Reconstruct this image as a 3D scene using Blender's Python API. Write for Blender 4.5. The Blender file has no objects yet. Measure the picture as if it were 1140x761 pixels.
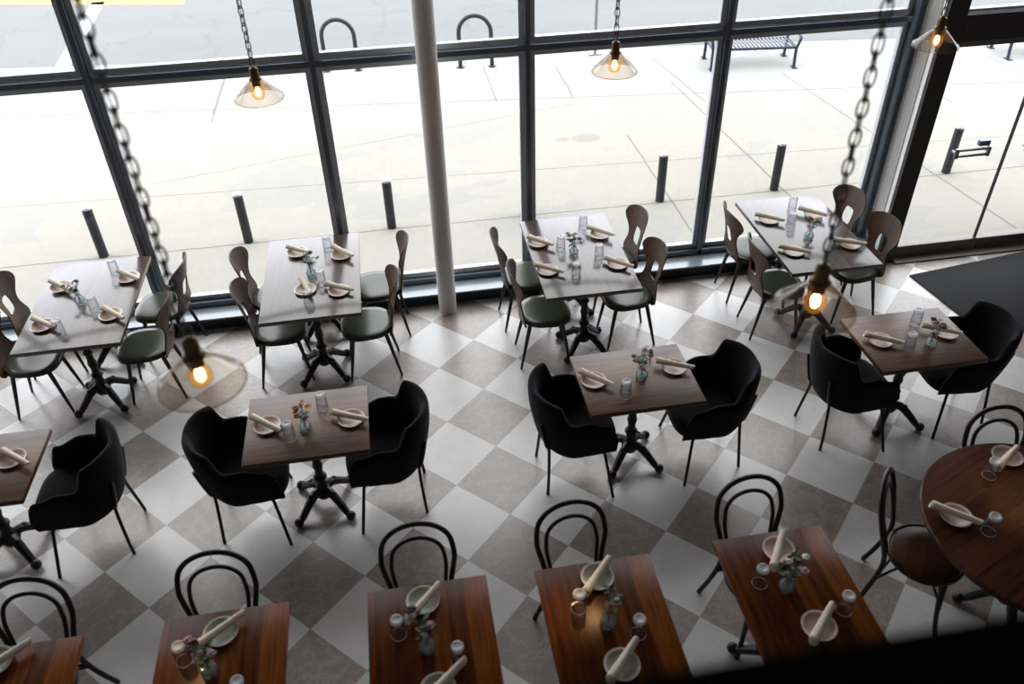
import bpy, bmesh, math, random
from mathutils import Vector, Matrix
R = random.Random(7)
PI = math.pi
COL = bpy.context.scene.collection
def V(*a): return Vector(a)

# ------------------------------------------------------------------ camera
CAM = V(0, 0, 4.2714)
RIGHT = V(0.98681937, -0.16027605, -0.02234097)
DOWN = V(-0.11535407, -0.59987449, -0.79173483)
FWD = V(0.11349435, 0.78387639, -0.61045626)
FPX = 922.967
def at(px, py, z=0.0):
    """world point at height z seen at photo pixel (used to survey the layout)"""
    d = RIGHT * ((px - 570) / FPX) + DOWN * ((py - 380.5) / FPX) + FWD
    return CAM + d * ((z - CAM.z) / d.z)
cd = bpy.data.cameras.new('camera'); cam = bpy.data.objects.new('camera', cd); COL.objects.link(cam)
M = Matrix((RIGHT, -DOWN, -FWD)).transposed().to_4x4(); M.translation = CAM
cam.matrix_world = M
cd.sensor_width = 36; cd.lens = 36 * FPX / 1140; cd.clip_start = .05; cd.clip_end = 400
cd.dof.use_dof = True; cd.dof.focus_distance = 7.2; cd.dof.aperture_fstop = 1.6
bpy.context.scene.camera = cam

# ------------------------------------------------------------------ materials
class NT:
    def __init__(s, name):
        s.m = bpy.data.materials.new(name); s.m.use_nodes = True
        s.t = s.m.node_tree; s.t.nodes.clear()
        s.out = s.n('ShaderNodeOutputMaterial')
    def n(s, typ, **kw):
        k = s.t.nodes.new(typ)
        for a, b in kw.items(): setattr(k, a, b)
        return k
    def l(s, a, b): s.t.links.new(a, b)
    def set(s, node, **kw):
        for a, b in kw.items():
            sock = node.inputs[a.replace('_', ' ')]
            if hasattr(b, 'is_linked') or isinstance(b, bpy.types.NodeSocket): s.l(b, sock)
            else: sock.default_value = b
    def math(s, op, a, b=None):
        k = s.n('ShaderNodeMath', operation=op)
        for i, v in enumerate((a, b)):
            if v is None: continue
            if isinstance(v, bpy.types.NodeSocket): s.l(v, k.inputs[i])
            else: k.inputs[i].default_value = v
        return k.outputs[0]
    def mix(s, fac, a, b, blend='MIX'):
        k = s.n('ShaderNodeMix', data_type='RGBA', blend_type=blend)
        for i, v in ((0, fac), (6, a), (7, b)):
            if isinstance(v, bpy.types.NodeSocket): s.l(v, k.inputs[i])
            else: k.inputs[i].default_value = v if i == 0 else (v + (1,) if len(v) == 3 else v)
        return k.outputs[2]
    def ramp(s, fac, stops):
        k = s.n('ShaderNodeValToRGB'); s.l(fac, k.inputs[0])
        e = k.color_ramp.elements
        while len(e) < len(stops): e.new(.5)
        for i, (p, c) in enumerate(stops):
            e[i].position = p; e[i].color = c + (1,) if len(c) == 3 else c
        return k.outputs[0]
    def obj(s): return s.n('ShaderNodeTexCoord').outputs['Object']
    def mapped(s, vec, scale, rot=(0, 0, 0)):
        k = s.n('ShaderNodeMapping'); s.l(vec, k.inputs[0]); k.inputs['Scale'].default_value = scale; k.inputs['Rotation'].default_value = rot
        return k.outputs[0]
    def noise(s, vec, scale, detail=4, rough=.55):
        k = s.n('ShaderNodeTexNoise'); s.l(vec, k.inputs['Vector']); s.set(k, Scale=scale, Detail=detail, Roughness=rough)
        return k.outputs[0]
    def pbsdf(s, **kw):
        p = s.n('ShaderNodeBsdfPrincipled'); s.set(p, **kw); s.l(p.outputs[0], s.out.inputs[0]); return p
    def bump(s, h, strength, p, dist=.002):
        b = s.n('ShaderNodeBump'); s.l(h, b.inputs['Height']); b.inputs['Strength'].default_value = strength; b.inputs['Distance'].default_value = dist
        s.l(b.outputs[0], p.inputs['Normal'])

def plain(name, col, rough=.5, metal=0.0, var=.12, scale=30, spec=.5, **kw):
    n = NT(name); v = n.noise(n.obj(), scale)
    c = n.mix(v, tuple(x * (1 - var) for x in col), tuple(min(1, x * (1 + var)) for x in col))
    n.pbsdf(Base_Color=c, Roughness=rough, Metallic=metal, Specular_IOR_Level=spec, **kw)
    return n.m

def wood(name, dark, mid, light, along='X', board=.11, rough=.3, coat=.3, coat_rough=.12, spec=.5, coat_ior=1.5):
    n = NT(name); o = n.obj()
    sc = (1.2, 14, 14) if along == 'X' else (14, 1.2, 14)
    g = n.noise(n.mapped(o, sc), 2.4, 6, .62)
    sp = n.n('ShaderNodeSeparateXYZ'); n.l(o, sp.inputs[0])
    across = sp.outputs[1 if along == 'X' else 0]
    cell = n.math('FLOOR', n.math('DIVIDE', across, board))
    w = n.n('ShaderNodeTexWhiteNoise', noise_dimensions='1D'); n.l(cell, w.inputs['W'])
    f = n.math('ADD', n.math('MULTIPLY', g, .75), n.math('MULTIPLY', w.outputs[0], .3))
    c = n.ramp(f, [(.25, dark), (.52, mid), (.8, light)])
    fr = n.math('FRACT', n.math('DIVIDE', across, board))
    seam = n.math('LESS_THAN', fr, .02)
    c = n.mix(n.math('MULTIPLY', seam, .6), c, tuple(x * .25 for x in dark))
    p = n.pbsdf(Base_Color=c, Roughness=rough, Coat_Weight=coat, Coat_Roughness=coat_rough, Specular_IOR_Level=spec, Coat_IOR=coat_ior)
    n.bump(g, .25, p, .0015)
    return n.m

def clear(name, tint, edge, gloss=.6, haze=0.0, hazecol=(1, 1, 1), glow=None):
    """thin clear glass: transparent, mirror-like at grazing angles, darker at the rim"""
    n = NT(name)
    lw = n.n('ShaderNodeLayerWeight'); lw.inputs[0].default_value = .5
    tr = n.n('ShaderNodeBsdfTransparent'); c = n.mix(n.math('POWER', lw.outputs['Facing'], 2.0), tint, edge); n.l(c, tr.inputs[0])
    gl = n.n('ShaderNodeBsdfGlossy'); gl.inputs['Roughness'].default_value = .03
    fr = n.math('ADD', n.math('MULTIPLY', n.math('POWER', lw.outputs['Facing'], 5.0), .96), .04)
    mx = n.n('ShaderNodeMixShader'); n.l(n.math('MULTIPLY', fr, gloss), mx.inputs[0]); n.l(tr.outputs[0], mx.inputs[1]); n.l(gl.outputs[0], mx.inputs[2])
    last = mx
    if haze:
        d = n.n('ShaderNodeBsdfDiffuse'); d.inputs[0].default_value = hazecol + (1,)
        m2 = n.n('ShaderNodeMixShader'); m2.inputs[0].default_value = haze; n.l(mx.outputs[0], m2.inputs[1]); n.l(d.outputs[0], m2.inputs[2]); last = m2
    if glow:
        e = n.n('ShaderNodeEmission'); e.inputs[0].default_value = glow[0] + (1,); e.inputs[1].default_value = glow[1]
        ad = n.n('ShaderNodeAddShader'); n.l(last.outputs[0], ad.inputs[0]); n.l(e.outputs[0], ad.inputs[1]); last = ad
    n.l(last.outputs[0], n.out.inputs[0])
    return n.m

def emit(name, col, strength):
    n = NT(name); e = n.n('ShaderNodeEmission'); e.inputs[0].default_value = col + (1,); e.inputs[1].default_value = strength
    n.l(e.outputs[0], n.out.inputs[0]); return n.m

def floor_mat():
    n = NT('checker_marble'); o = n.obj()
    T = .457; ax, ay = 0.70524878, 0.70895991; ox, oy = 4.60065520, -7.94475320
    sp = n.n('ShaderNodeSeparateXYZ'); n.l(o, sp.inputs[0])
    fx = n.math('ADD', n.math('DIVIDE', sp.outputs[0], T), ox); fy = n.math('ADD', n.math('DIVIDE', sp.outputs[1], T), oy)
    u = n.math('ADD', n.math('MULTIPLY', fx, ax), n.math('MULTIPLY', fy, ay))
    v = n.math('SUBTRACT', n.math('MULTIPLY', fx, ay), n.math('MULTIPLY', fy, ax))
    cu, cv = n.math('FLOOR', u), n.math('FLOOR', v)
    par = n.math('ABSOLUTE', n.math('MODULO', n.math('ADD', cu, cv), 2.0))
    cb = n.n('ShaderNodeCombineXYZ'); n.l(cu, cb.inputs[0]); n.l(cv, cb.inputs[1])
    wn = n.n('ShaderNodeTexWhiteNoise', noise_dimensions='3D'); n.l(cb.outputs[0], wn.inputs['Vector'])
    # a different patch of stone on every tile
    va = n.n('ShaderNodeVectorMath', operation='MULTIPLY_ADD'); n.l(wn.outputs['Color'], va.inputs[0]); va.inputs[1].default_value = (9, 9, 9); n.l(o, va.inputs[2])
    a = n.noise(va.outputs[0], 5.5, 6, .65); b = n.noise(va.outputs[0], 26, 4, .6)
    vein = n.math('ABSOLUTE', n.math('SUBTRACT', n.noise(va.outputs[0], 7, 5, .6), .5))
    vein = n.math('SUBTRACT', 1.0, n.math('MINIMUM', n.math('MULTIPLY', vein, 22), 1.0))
    white = n.mix(a, (.48, .462, .456), (.70, .676, .668))
    brown = n.mix(a, (.145, .106, .090), (.27, .215, .188))
    brown = n.mix(n.math('MULTIPLY', b, .45), brown, (.36, .30, .275))
    brown = n.mix(n.math('MULTIPLY', vein, .35), brown, (.43, .37, .33))
    white = n.mix(n.math('MULTIPLY', vein, .18), white, (.45, .46, .47))
    c = n.mix(par, white, brown)
    c = n.mix(n.math('MULTIPLY', n.math('SUBTRACT', wn.outputs[0], .5), .18), c, (.12, .12, .12))
    fu = n.math('ABSOLUTE', n.math('SUBTRACT', n.math('FRACT', u), .5)); fv = n.math('ABSOLUTE', n.math('SUBTRACT', n.math('FRACT', v), .5))
    g = n.math('GREATER_THAN', n.math('MAXIMUM', fu, fv), .4955)
    c = n.mix(n.math('MULTIPLY', g, .45), c, (.22, .21, .2))
    p = n.pbsdf(Base_Color=c, Roughness=.36, Specular_IOR_Level=.5, Coat_Weight=.6, Coat_Roughness=.27, Coat_IOR=1.7)
    n.bump(b, .08, p, .001)
    return n.m

def concrete_mat(name, joints, c0, c1, rough=.9, far=None):
    n = NT(name); o = n.obj()
    a = n.noise(n.mapped(o, (.5, 1.0, 1)), .9, 5, .6); b = n.noise(o, 9, 6, .7)
    c = n.mix(a, c0, c1); c = n.mix(n.math('MULTIPLY', b, .5), c, tuple(x * .74 for x in c0))
    sp = n.n('ShaderNodeSeparateXYZ'); n.l(o, sp.inputs[0])
    x, y = sp.outputs[0], sp.outputs[1]
    wob = n.math('MULTIPLY', n.math('SUBTRACT', n.noise(o, 4, 3), .5), .03)
    if far:   # paler slabs past the slanted joint
        k = n.math('GREATER_THAN', n.math('ADD', y, n.math('MULTIPLY', x, .128)), 11.02)
        c = n.mix(k, c, far)
        b2 = n.noise(n.mapped(o, (.35, .6, 1)), 1.3, 3); c = n.mix(n.math('MULTIPLY', n.math('GREATER_THAN', b2, .55), .3), c, (.22, .235, .25))
    for (kx, ky, d, w, lo, hi) in joints:   # line kx*x+ky*y=d, drawn while lo<y<hi
        q = n.math('ADD', n.math('MULTIPLY', x, kx), n.math('MULTIPLY', y, ky))
        q = n.math('ABSOLUTE', n.math('ADD', n.math('SUBTRACT', q, d), wob))
        m = n.math('LESS_THAN', q, w)
        m = n.math('MULTIPLY', m, n.math('MULTIPLY', n.math('GREATER_THAN', y, lo), n.math('LESS_THAN', y, hi)))
        c = n.mix(n.math('MULTIPLY', m, .75), c, (.13, .12, .105))
    for (sx, sy, rx, ry) in [(2.36, 9.41, .19, .13), (2.06, 9.42, .09, .07), (.33, 9.9, .07, .05)]:   # worn round patches
        e = n.math('ADD', n.math('POWER', n.math('DIVIDE', n.math('SUBTRACT', x, sx), rx), 2.0), n.math('POWER', n.math('DIVIDE', n.math('SUBTRACT', y, sy), ry), 2.0))
        m = n.math('LESS_THAN', n.math('ADD', e, n.math('MULTIPLY', b, .6)), 1.2)
        c = n.mix(n.math('MULTIPLY', m, .4), c, (.17, .15, .12))
    n.pbsdf(Base_Color=c, Roughness=rough, Specular_IOR_Level=.25)
    return n.m

def asphalt_mat():
    n = NT('asphalt'); o = n.obj()
    a = n.noise(n.mapped(o, (.3, 1, 1)), .8, 5, .6); b = n.noise(o, 40, 3, .7)
    c = n.mix(a, (.135, .142, .148), (.178, .183, .186)); c = n.mix(n.math('MULTIPLY', b, .4), c, (.15, .156, .156))
    vo = n.n('ShaderNodeTexVoronoi', feature='DISTANCE_TO_EDGE'); 
    w = n.n('ShaderNodeVectorMath', operation='ADD'); nz = n.n('ShaderNodeTexNoise'); n.l(o, nz.inputs['Vector']); nz.inputs['Scale'].default_value = 1.3; nz.inputs['Detail'].default_value = 6
    n.l(o, w.inputs[0]); n.l(nz.outputs['Color'], w.inputs[1]); n.l(w.outputs[0], vo.inputs['Vector']); vo.inputs['Scale'].default_value = .42
    cr = n.math('LESS_THAN', vo.outputs['Distance'], .006)
    c = n.mix(n.math('MULTIPLY', cr, .5), c, (.12, .12, .12))
    n.pbsdf(Base_Color=c, Roughness=.9, Specular_IOR_Level=.2)
    return n.m

m_floor = floor_mat()
m_top_window = wood('walnut_window_table', (.026, .016, .014), (.060, .037, .030), (.11, .070, .055), 'Y', .12, .30, .33, .14, .3, 2.4)
m_top_mid = wood('walnut_middle_table', (.042, .020, .011), (.125, .058, .028), (.24, .125, .066), 'X', .20, .36, .06, .25, .35)
m_top_near = wood('chestnut_near_table', (.022, .0055, .0015), (.095, .024, .004), (.22, .066, .010), 'Y', .09, .24, .0, .25, .12)
m_top_round = wood('mahogany_round_table', (.022, .008, .004), (.062, .020, .008), (.10, .036, .014), 'X', .16, .26, .0, .25, .15)
m_edge = plain('table_edge', (.025, .016, .012), .45)
m_iron = plain('cast_iron', (.010, .010, .011), .42, .2, .3, 60)
m_ply = wood('bent_plywood', (.042, .0175, .0080), (.080, .035, .0165), (.125, .060, .030), 'X', 9.0, .44, .06, .2, .28)
m_vinyl = plain('olive_vinyl', (.040, .046, .026), .24, 0, .2, 8)
m_legdark = plain('dark_leg', (.016, .012, .010), .4)
m_shellboard = plain('seat_board', (.022, .016, .012), .45)
m_bent = plain('bentwood_black', (.015, .010, .009), .34, 0, .3, 20, .3)
m_seatwood = wood('bentwood_seat', (.026, .008, .004), (.055, .018, .008), (.085, .030, .014), 'Y', 9, .3, .0, .2, .2)
def velvet():
    n = NT('black_velvet'); v = n.noise(n.obj(), 12, 5)
    c = n.mix(v, (.0035, .0035, .004), (.007, .0068, .0075))
    n.pbsdf(Base_Color=c, Roughness=.85, Specular_IOR_Level=.12, Sheen_Weight=.12, Sheen_Roughness=.4, Sheen_Tint=(.5, .45, .55, 1)); return n.m
m_velvet = velvet()
m_tube = plain('black_tube', (.008, .008, .009), .38, .3)
def ceramic(name, base, rim, speck):
    n = NT(name); o = n.obj(); a = n.noise(o, 24, 5); b = n.noise(o, 160, 2)
    sp = n.n('ShaderNodeSeparateXYZ'); n.l(o, sp.inputs[0])
    r = n.math('SQRT', n.math('ADD', n.math('POWER', sp.outputs[0], 2.0), n.math('POWER', sp.outputs[1], 2.0)))
    c = n.mix(a, base, tuple(min(1, x * 1.25) for x in base))
    c = n.mix(n.math('MULTIPLY', n.math('GREATER_THAN', b, .6), .5), c, speck)
    c = n.mix(n.math('GREATER_THAN', r, .073), c, rim)
    n.pbsdf(Base_Color=c, Roughness=.3, Specular_IOR_Level=.5); return n.m
m_plate_pink = ceramic('plate_pink', (.36, .25, .20), (.66, .55, .48), (.5, .36, .3))
m_plate_green = ceramic('plate_green', (.25, .25, .19), (.55, .53, .47), (.15, .14, .10))
def linen():
    n = NT('cream_linen'); o = n.obj(); a = n.noise(o, 14, 4); b = n.noise(o, 240, 2)
    c = n.mix(a, (.58, .50, .39), (.74, .67, .56)); p = n.pbsdf(Base_Color=c, Roughness=.9, Specular_IOR_Level=.1); n.bump(b, .25, p, .001); return n.m
m_linen = linen()
m_tumbler = clear('tumbler_glass', (.97, .97, .98), (.50, .52, .55), .9, .01)
m_tumbler_base = clear('tumbler_base_glass', (.9, .92, .94), (.7, .72, .75), 1.0, .32)  # diffuse white mixed in stands for the sky reflected in the base
m_vase = clear('vase_glass', (.90, .93, .93), (.40, .46, .46), .9, .05)
m_pane = clear('window_glass', (.97, .98, .98), (.9, .93, .93), .5)
m_cone = clear('smoked_amber_glass', (.95, .91, .85), (.50, .42, .32), .6, .03, (1, .93, .8))
m_rim = clear('amber_glass_rim', (.62, .54, .44), (.30, .25, .19), .8, .1, (.8, .7, .55))
m_bulb = clear('amber_bulb_glass', (1.0, .84, .55), (.72, .42, .14), .7, glow=((1, .45, .12), .14))
m_fil = emit('hot_filament', (1.0, .56, .20), 60)
m_brass = plain('aged_brass', (.13, .085, .035), .4, .8, .3, 40)
m_chain = plain('bronze_chain', (.075, .060, .050), .45, .6, .3, 40)
m_leaf = plain('dark_leaf', (.028, .060, .022), .5, 0, .4)
m_leaf2 = plain('pale_leaf', (.10, .15, .055), .5, 0, .4)
m_stem = plain('flower_stem', (.05, .07, .03), .6)
M_FLOWER = dict(red=plain('deep_red_petal', (.13, .02, .03), .6), orange=plain('orange_petal', (.55, .20, .06), .6), pink=plain('dusty_pink_petal', (.42, .22, .24), .6), white=plain('cream_petal', (.65, .60, .50), .6), plum=plain('plum_petal', (.05, .02, .035), .6))
m_frame = plain('dark_window_frame', (.15, .175, .215), .30, .92, .1)
m_bead = plain('silver_bead', (.50, .53, .56), .4, 0, .1)
m_sill = plain('sill_top', (.22, .25, .28), .18, .2, .15, 12, 1.0)
m_sillfront = plain('sill_front', (.012, .013, .016), .5)
m_bronze = plain('door_frame_bronze', (.050, .044, .041), .45, .4, .15)
m_rail = plain('door_rail', (.16, .145, .13), .4, .5, .15)
m_rib = plain('ribbed_panel', (.82, .81, .79), .38, .35, .06)
m_column = plain('column_paint', (.76, .73, .68), .5, 0, .06, 6)
m_wall = plain('wall_paint', (.46, .44, .42), .85, 0, .08, 4)
m_ceil = plain('ceiling_paint', (.42, .41, .40), .9)
m_mat = plain('black_mat', (.010, .010, .012), .9, 0, .4, 200)
m_black = plain('black_railing', (.0025, .0025, .0025), .8, 0, .2, 10, .1)
m_pave = concrete_mat('pavement_concrete', [
    (0, 1, 7.62, .012, 0, 99), (.128, 1, 11.05, .014, 0, 99), (1, .055, 4.57, .012, 6, 11), (1, .10, 6.70, .012, 6, 11), (1, 0, 2.88, .010, 6, 9.4), (1, 0, -2.33, .010, 10.9, 12.6),
    (.05, 1, 8.75, .008, 6, 9.1), (-.25, 1, 9.9, .008, 9.2, 10.5), (1, 0, 2.5, .012, 10.75, 12.0), (1, 0, 1.45, .010, 10.8, 12.2), (1, 0, -2.35, .012, 11.2, 12.9), (1, .1, 5.2, .012, 10.2, 12), (1, 0, -.9, .01, 11.2, 12.6), (1, 0, 7.3, .01, 9.5, 11.5), (1, 0, 8.8, .01, 6, 11)],
    (.292, .278, .247), (.352, .338, .308), far=(.295, .295, .29))
m_curb = concrete_mat('curb_concrete', [(1, 0, x, .012, 0, 99) for x in (-3.2, 1.2, 5.6)], (.31, .31, .305), (.34, .34, .335))
m_road = asphalt_mat()
m_yellow = plain('yellow_road_paint', (.38, .28, .095), .8, 0, .25, 12)
m_white = plain('white_road_paint', (.42, .43, .44), .8, 0, .1, 12)
m_red = plain('red_road_paint', (.33, .16, .14), .8, 0, .2, 12)
m_bollard = plain('bollard_steel', (.022, .026, .034), .4, .3, .2)
m_skylit_cap = plain('bollard_skylit_cap', (.55, .57, .60), .4, .3, .1)  # pale colour paints the sky's light onto the bollard top
m_street = plain('bench_blue_steel', (.020, .028, .055), .4, .3, .2)
m_steel = plain('brushed_steel', (.26, .26, .27), .35, .8, .15)

# ------------------------------------------------------------------ mesh building
class MB:
    def __init__(s): s.b = bmesh.new()
    def grid(s, rows, closed=False, cap0=False, cap1=False, mi=0):
        vs = [[s.b.verts.new(p) for p in r] for r in rows]
        n = len(rows[0])
        for a, b in zip(vs, vs[1:]):
            for i in range(n if closed else n - 1):
                j = (i + 1) % n
                f = s.b.faces.new((a[i], a[j], b[j], b[i])); f.material_index = mi
        if cap0: s.b.faces.new(list(reversed(vs[0]))).material_index = mi
        if cap1: s.b.faces.new(vs[-1]).material_index = mi
        return s
    def box(s, c, d, rz=0.0, bevel=0.0, mi=0):
        g = bmesh.ops.create_cube(s.b, size=1)['verts']
        bmesh.ops.scale(s.b, vec=d, verts=g)
        if bevel:
            e = list({e for v in g for e in v.link_edges})
            r = bmesh.ops.bevel(s.b, geom=e, offset=bevel, segments=2, affect='EDGES', profile=.5)
            g = list({v for f in r['faces'] for v in f.verts} | {v for v in g if v.is_valid})
        if rz: bmesh.ops.rotate(s.b, cent=(0, 0, 0), matrix=Matrix.Rotation(rz, 3, 'Z'), verts=g)
        bmesh.ops.translate(s.b, vec=c, verts=g)
        if mi:
            for f in {f for v in g for f in v.link_faces}: f.material_index = mi
        return s
    def tube(s, pts, r, n=8, closed=False, caps=True):
        pts = [Vector(p) for p in pts]; m = len(pts)
        rs = r if isinstance(r, (list, tuple)) else [r] * m
        rings = []; up = None
        for i, p in enumerate(pts):
            if closed: t = pts[(i + 1) % m] - pts[i - 1]
            else: t = pts[min(i + 1, m - 1)] - pts[max(i - 1, 0)]
            t.normalize()
            if up is None:
                up = V(0, 0, 1) if abs(t.z) < .9 else V(1, 0, 0)
            side = t.cross(up).normalized(); up = side.cross(t).normalized()
            rings.append([p + (side * math.cos(2 * PI * k / n) + up * math.sin(2 * PI * k / n)) * rs[i] for k in range(n)])
        if closed:
            rings.append(rings[0])
            vs = [[s.b.verts.new(q) for q in r_] for r_ in rings[:-1]]
            for a in range(m):
                A, B = vs[a], vs[(a + 1) % m]
                for k in range(n): s.b.faces.new((A[k], A[(k + 1) % n], B[(k + 1) % n], B[k]))
            return s
        return s.grid(rings, True, caps, caps)
    def lathe(s, prof, n=24, c=(0, 0, 0), cap0=True, cap1=True):
        c = Vector(c)
        return s.grid([[c + V(r * math.cos(2 * PI * k / n), r * math.sin(2 * PI * k / n), z) for k in range(n)] for r, z in prof], True, cap0, cap1)
    def ball(s, c, r, u=12, v=8, sc=(1, 1, 1)):
        g = bmesh.ops.create_uvsphere(s.b, u_segments=u, v_segments=v, radius=r)['verts']
        bmesh.ops.scale(s.b, vec=sc, verts=g); bmesh.ops.translate(s.b, vec=c, verts=g); return s
    def poly(s, pts, z0, z1):
        a = [V(x, y, z0) for x, y in pts]; b = [V(x, y, z1) for x, y in pts]
        return s.grid([a, b], True, True, True)
    def build(s, name, mat, parent=None, smooth=True, angle=40):
        bmesh.ops.recalc_face_normals(s.b, faces=s.b.faces)
        me = bpy.data.meshes.new(name); s.b.to_mesh(me); s.b.free()
        for m in (mat if isinstance(mat, list) else [mat]): me.materials.append(m)
        if smooth:
            for p in me.polygons: p.use_smooth = True
            me.set_sharp_from_angle(angle=math.radians(angle))
        o = bpy.data.objects.new(name, me); COL.objects.link(o); o.parent = parent
        return o
def tag(o, label=None, cat=None, group=None, kind=None):
    for k, v in (('label', label), ('category', cat), ('group', group), ('kind', kind)):
        if v: o[k] = v
    return o
def thing(name, label, cat, loc=(0, 0, 0), rz=0.0, group=None):
    o = bpy.data.objects.new(name, None); COL.objects.link(o); o.location = loc; o.rotation_euler = (0, 0, rz)
    o.empty_display_size = .05
    return tag(o, label, cat, group)
def struct(name, mb, mat, parent=None, smooth=False):
    o = mb.build(name, mat, parent, smooth)
    if parent is None: o['kind'] = 'structure'
    return o
def dup(o, parent=None):
    c = o.copy(); COL.objects.link(c); c.parent = parent
    for ch in list(o.children): dup(ch, c)
    return c
PROTO = {}
def place(make, loc, rz, label, group, key=None):
    key = key or make.__name__
    if key not in PROTO:
        o = make(); PROTO[key] = o
    else:
        o = dup(PROTO[key])
    o.location = loc; o.rotation_euler = (0, 0, rz); o['label'] = label
    if group: o['group'] = group
    return o
def spline(pts, n=8):
    """Catmull-Rom through pts"""
    P = [Vector(p) for p in pts]; P = [P[0] * 2 - P[1]] + P + [P[-1] * 2 - P[-2]]
    out = []
    for i in range(1, len(P) - 2):
        a, b, c, d = P[i - 1:i + 3]
        for k in range(n):
            t = k / n
            out.append(.5 * ((2 * b) + (c - a) * t + (2 * a - 5 * b + 4 * c - d) * t * t + (3 * b - a - 3 * c + d) * t ** 3))
    out.append(P[-2]); return out
def lerp(a, b, t): return a + (b - a) * t
def smooth01(t): t = max(0, min(1, t)); return t * t * (3 - 2 * t)

# ------------------------------------------------------------------ room shell
GY = 6.36            # glass plane of the shopfront
SF = 6.15            # front of the low sill
X0, X1 = -5.5, 8.6; YB = -4.2; HC = 5.2
struct('floor', MB().box(((X0 + X1) / 2, (YB + 6.30) / 2, -.05), (X1 - X0, 6.30 - YB, .1)), m_floor)
struct('ceiling', MB().box(((X0 + X1) / 2, (YB + 6.5) / 2, HC + .05), (X1 - X0 + .4, 6.7 - YB, .1)), m_ceil)
struct('wall_left', MB().box((X0 - .1, (YB + 6.5) / 2, HC / 2), (.2, 6.5 - YB, HC)), m_wall)
struct('wall_right', MB().box((X1 + .1, (YB + 6.5) / 2, HC / 2), (.2, 6.5 - YB, HC)), m_wall)
struct('wall_back', MB().box(((X0 + X1) / 2, YB - .1, HC / 2), (X1 - X0 + .4, .2, HC)), m_wall)
struct('wall_front', MB().box(((X0 + X1) / 2, 6.45, 6.95), (X1 - X0 + .4, .3, 6.1)).box((7.6, 6.3, 2.4), (2.4, .4, 4.8)), m_wall)
# low sill along the windows
struct('trim_1', MB().box(((X0 + 4.36) / 2, (SF + 6.36) / 2, .125), (4.36 - X0, 6.36 - SF + .06, .016), bevel=.003), m_sill)
struct('baseboard_front', MB().box(((X0 + 4.36) / 2, (SF + 6.42) / 2 + .01, .058), (4.36 - X0, 6.42 - SF, .117)), m_sillfront)
MX = [-5.40, -3.75, -2.14, -.53, 1.10, 2.71, 4.29]
ZT = 2.17; ZTOP = 3.85
k = 1
for x in MX:
    k += 1
    struct('trim_%d' % k, MB().box((x, GY, (ZTOP + .133) / 2), (.042, .10, ZTOP - .133), bevel=.004), m_frame)
struct('trim_9', MB().box(((X0 + 4.29) / 2, GY, ZT), (4.29 - X0, .085, .046), bevel=.004), m_frame)
struct('trim_10', MB().box(((X0 + 4.29) / 2, GY, .160), (4.29 - X0, .10, .055), bevel=.004), m_frame)
struct('trim_11', MB().box(((X0 + 4.29) / 2, GY, ZTOP + .04), (4.29 - X0, .10, .08), bevel=.004), m_frame)
for i, (a, b) in enumerate(zip(MX, MX[1:])):
    a += .021; b -= .021
    mb = MB()
    for z0, z1 in ((.1875, ZT - .0275), (ZT + .0275, ZTOP)):     # silver glazing beads on the outer side
        y = GY + .02; w = .042
        mb.box(((a + b) / 2, y, z0 + w / 2), (b - a, .05, w)).box(((a + b) / 2, y, z1 - w / 2), (b - a, .05, w))
        mb.box((a + w / 2, y, (z0 + z1) / 2), (w, .05, z1 - z0 - 2 * w)).box((b - w / 2, y, (z0 + z1) / 2), (w, .05, z1 - z0 - 2 * w))
    wdw = struct('window_%d' % (i + 1), mb, m_bead)
    for z0, z1 in ((.2295, ZT - .0695), (ZT + .0695, ZTOP - .042)):
        MB().box(((a + b) / 2, GY + .02, (z0 + z1) / 2), (b - a - .084, .006, z1 - z0)).build('pane', m_pane, wdw, False)
# ribbed return beside the door, door frame, doors
RX = 4.37
rib = MB().box((RX + .09, (6.075 + 6.42) / 2, 2.4), (.14, .345, 4.8), mi=1).box((RX + .01, 6.098, 2.4), (.02, .046, 4.8))  # dark core behind the ribs paints the shade in their grooves
for j in range(5):
    y = 6.130 + j * .040
    rib.grid([[V(RX + .018 - .024 * math.sin(PI * t / 6) ** .6, y + .028 * t / 6, z) for t in range(7)] for z in (.0, 4.8)])
rib.box((4.345, 6.375, 2.4), (.06, .09, 4.8), mi=2)
struct('wall_return', rib, [m_rib, m_bronze, m_frame], None, True)
struct('trim_12', MB().box((4.455, 6.052, 2.4), (.17, .045, 4.8), bevel=.006), m_bronze)
struct('trim_13', MB().box((5.38 + .85, 6.105, 2.155), (3.38 - 0.0, .15, .21), bevel=.005), m_bronze)
struct('trim_14', MB().box((6.30, 6.105, 1.02), (.16, .15, 2.04), bevel=.006).box((6.30, 6.105, 3.6), (.16, .15, 2.4), bevel=.006), m_bronze)
tw = struct('window_7', MB().box((5.38, 6.105, 2.28), (1.66, .06, .02)).box((5.38, 6.105, 3.83), (1.66, .06, .02)), m_bead)
MB().box((5.38, 6.11, 3.05), (1.66, .008, 1.55)).build('pane', m_pane, tw, False)
struct('trim_15', MB().box((5.38 + .3, 6.105, 4.0), (2.6, .15, .35)), m_bronze)
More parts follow.
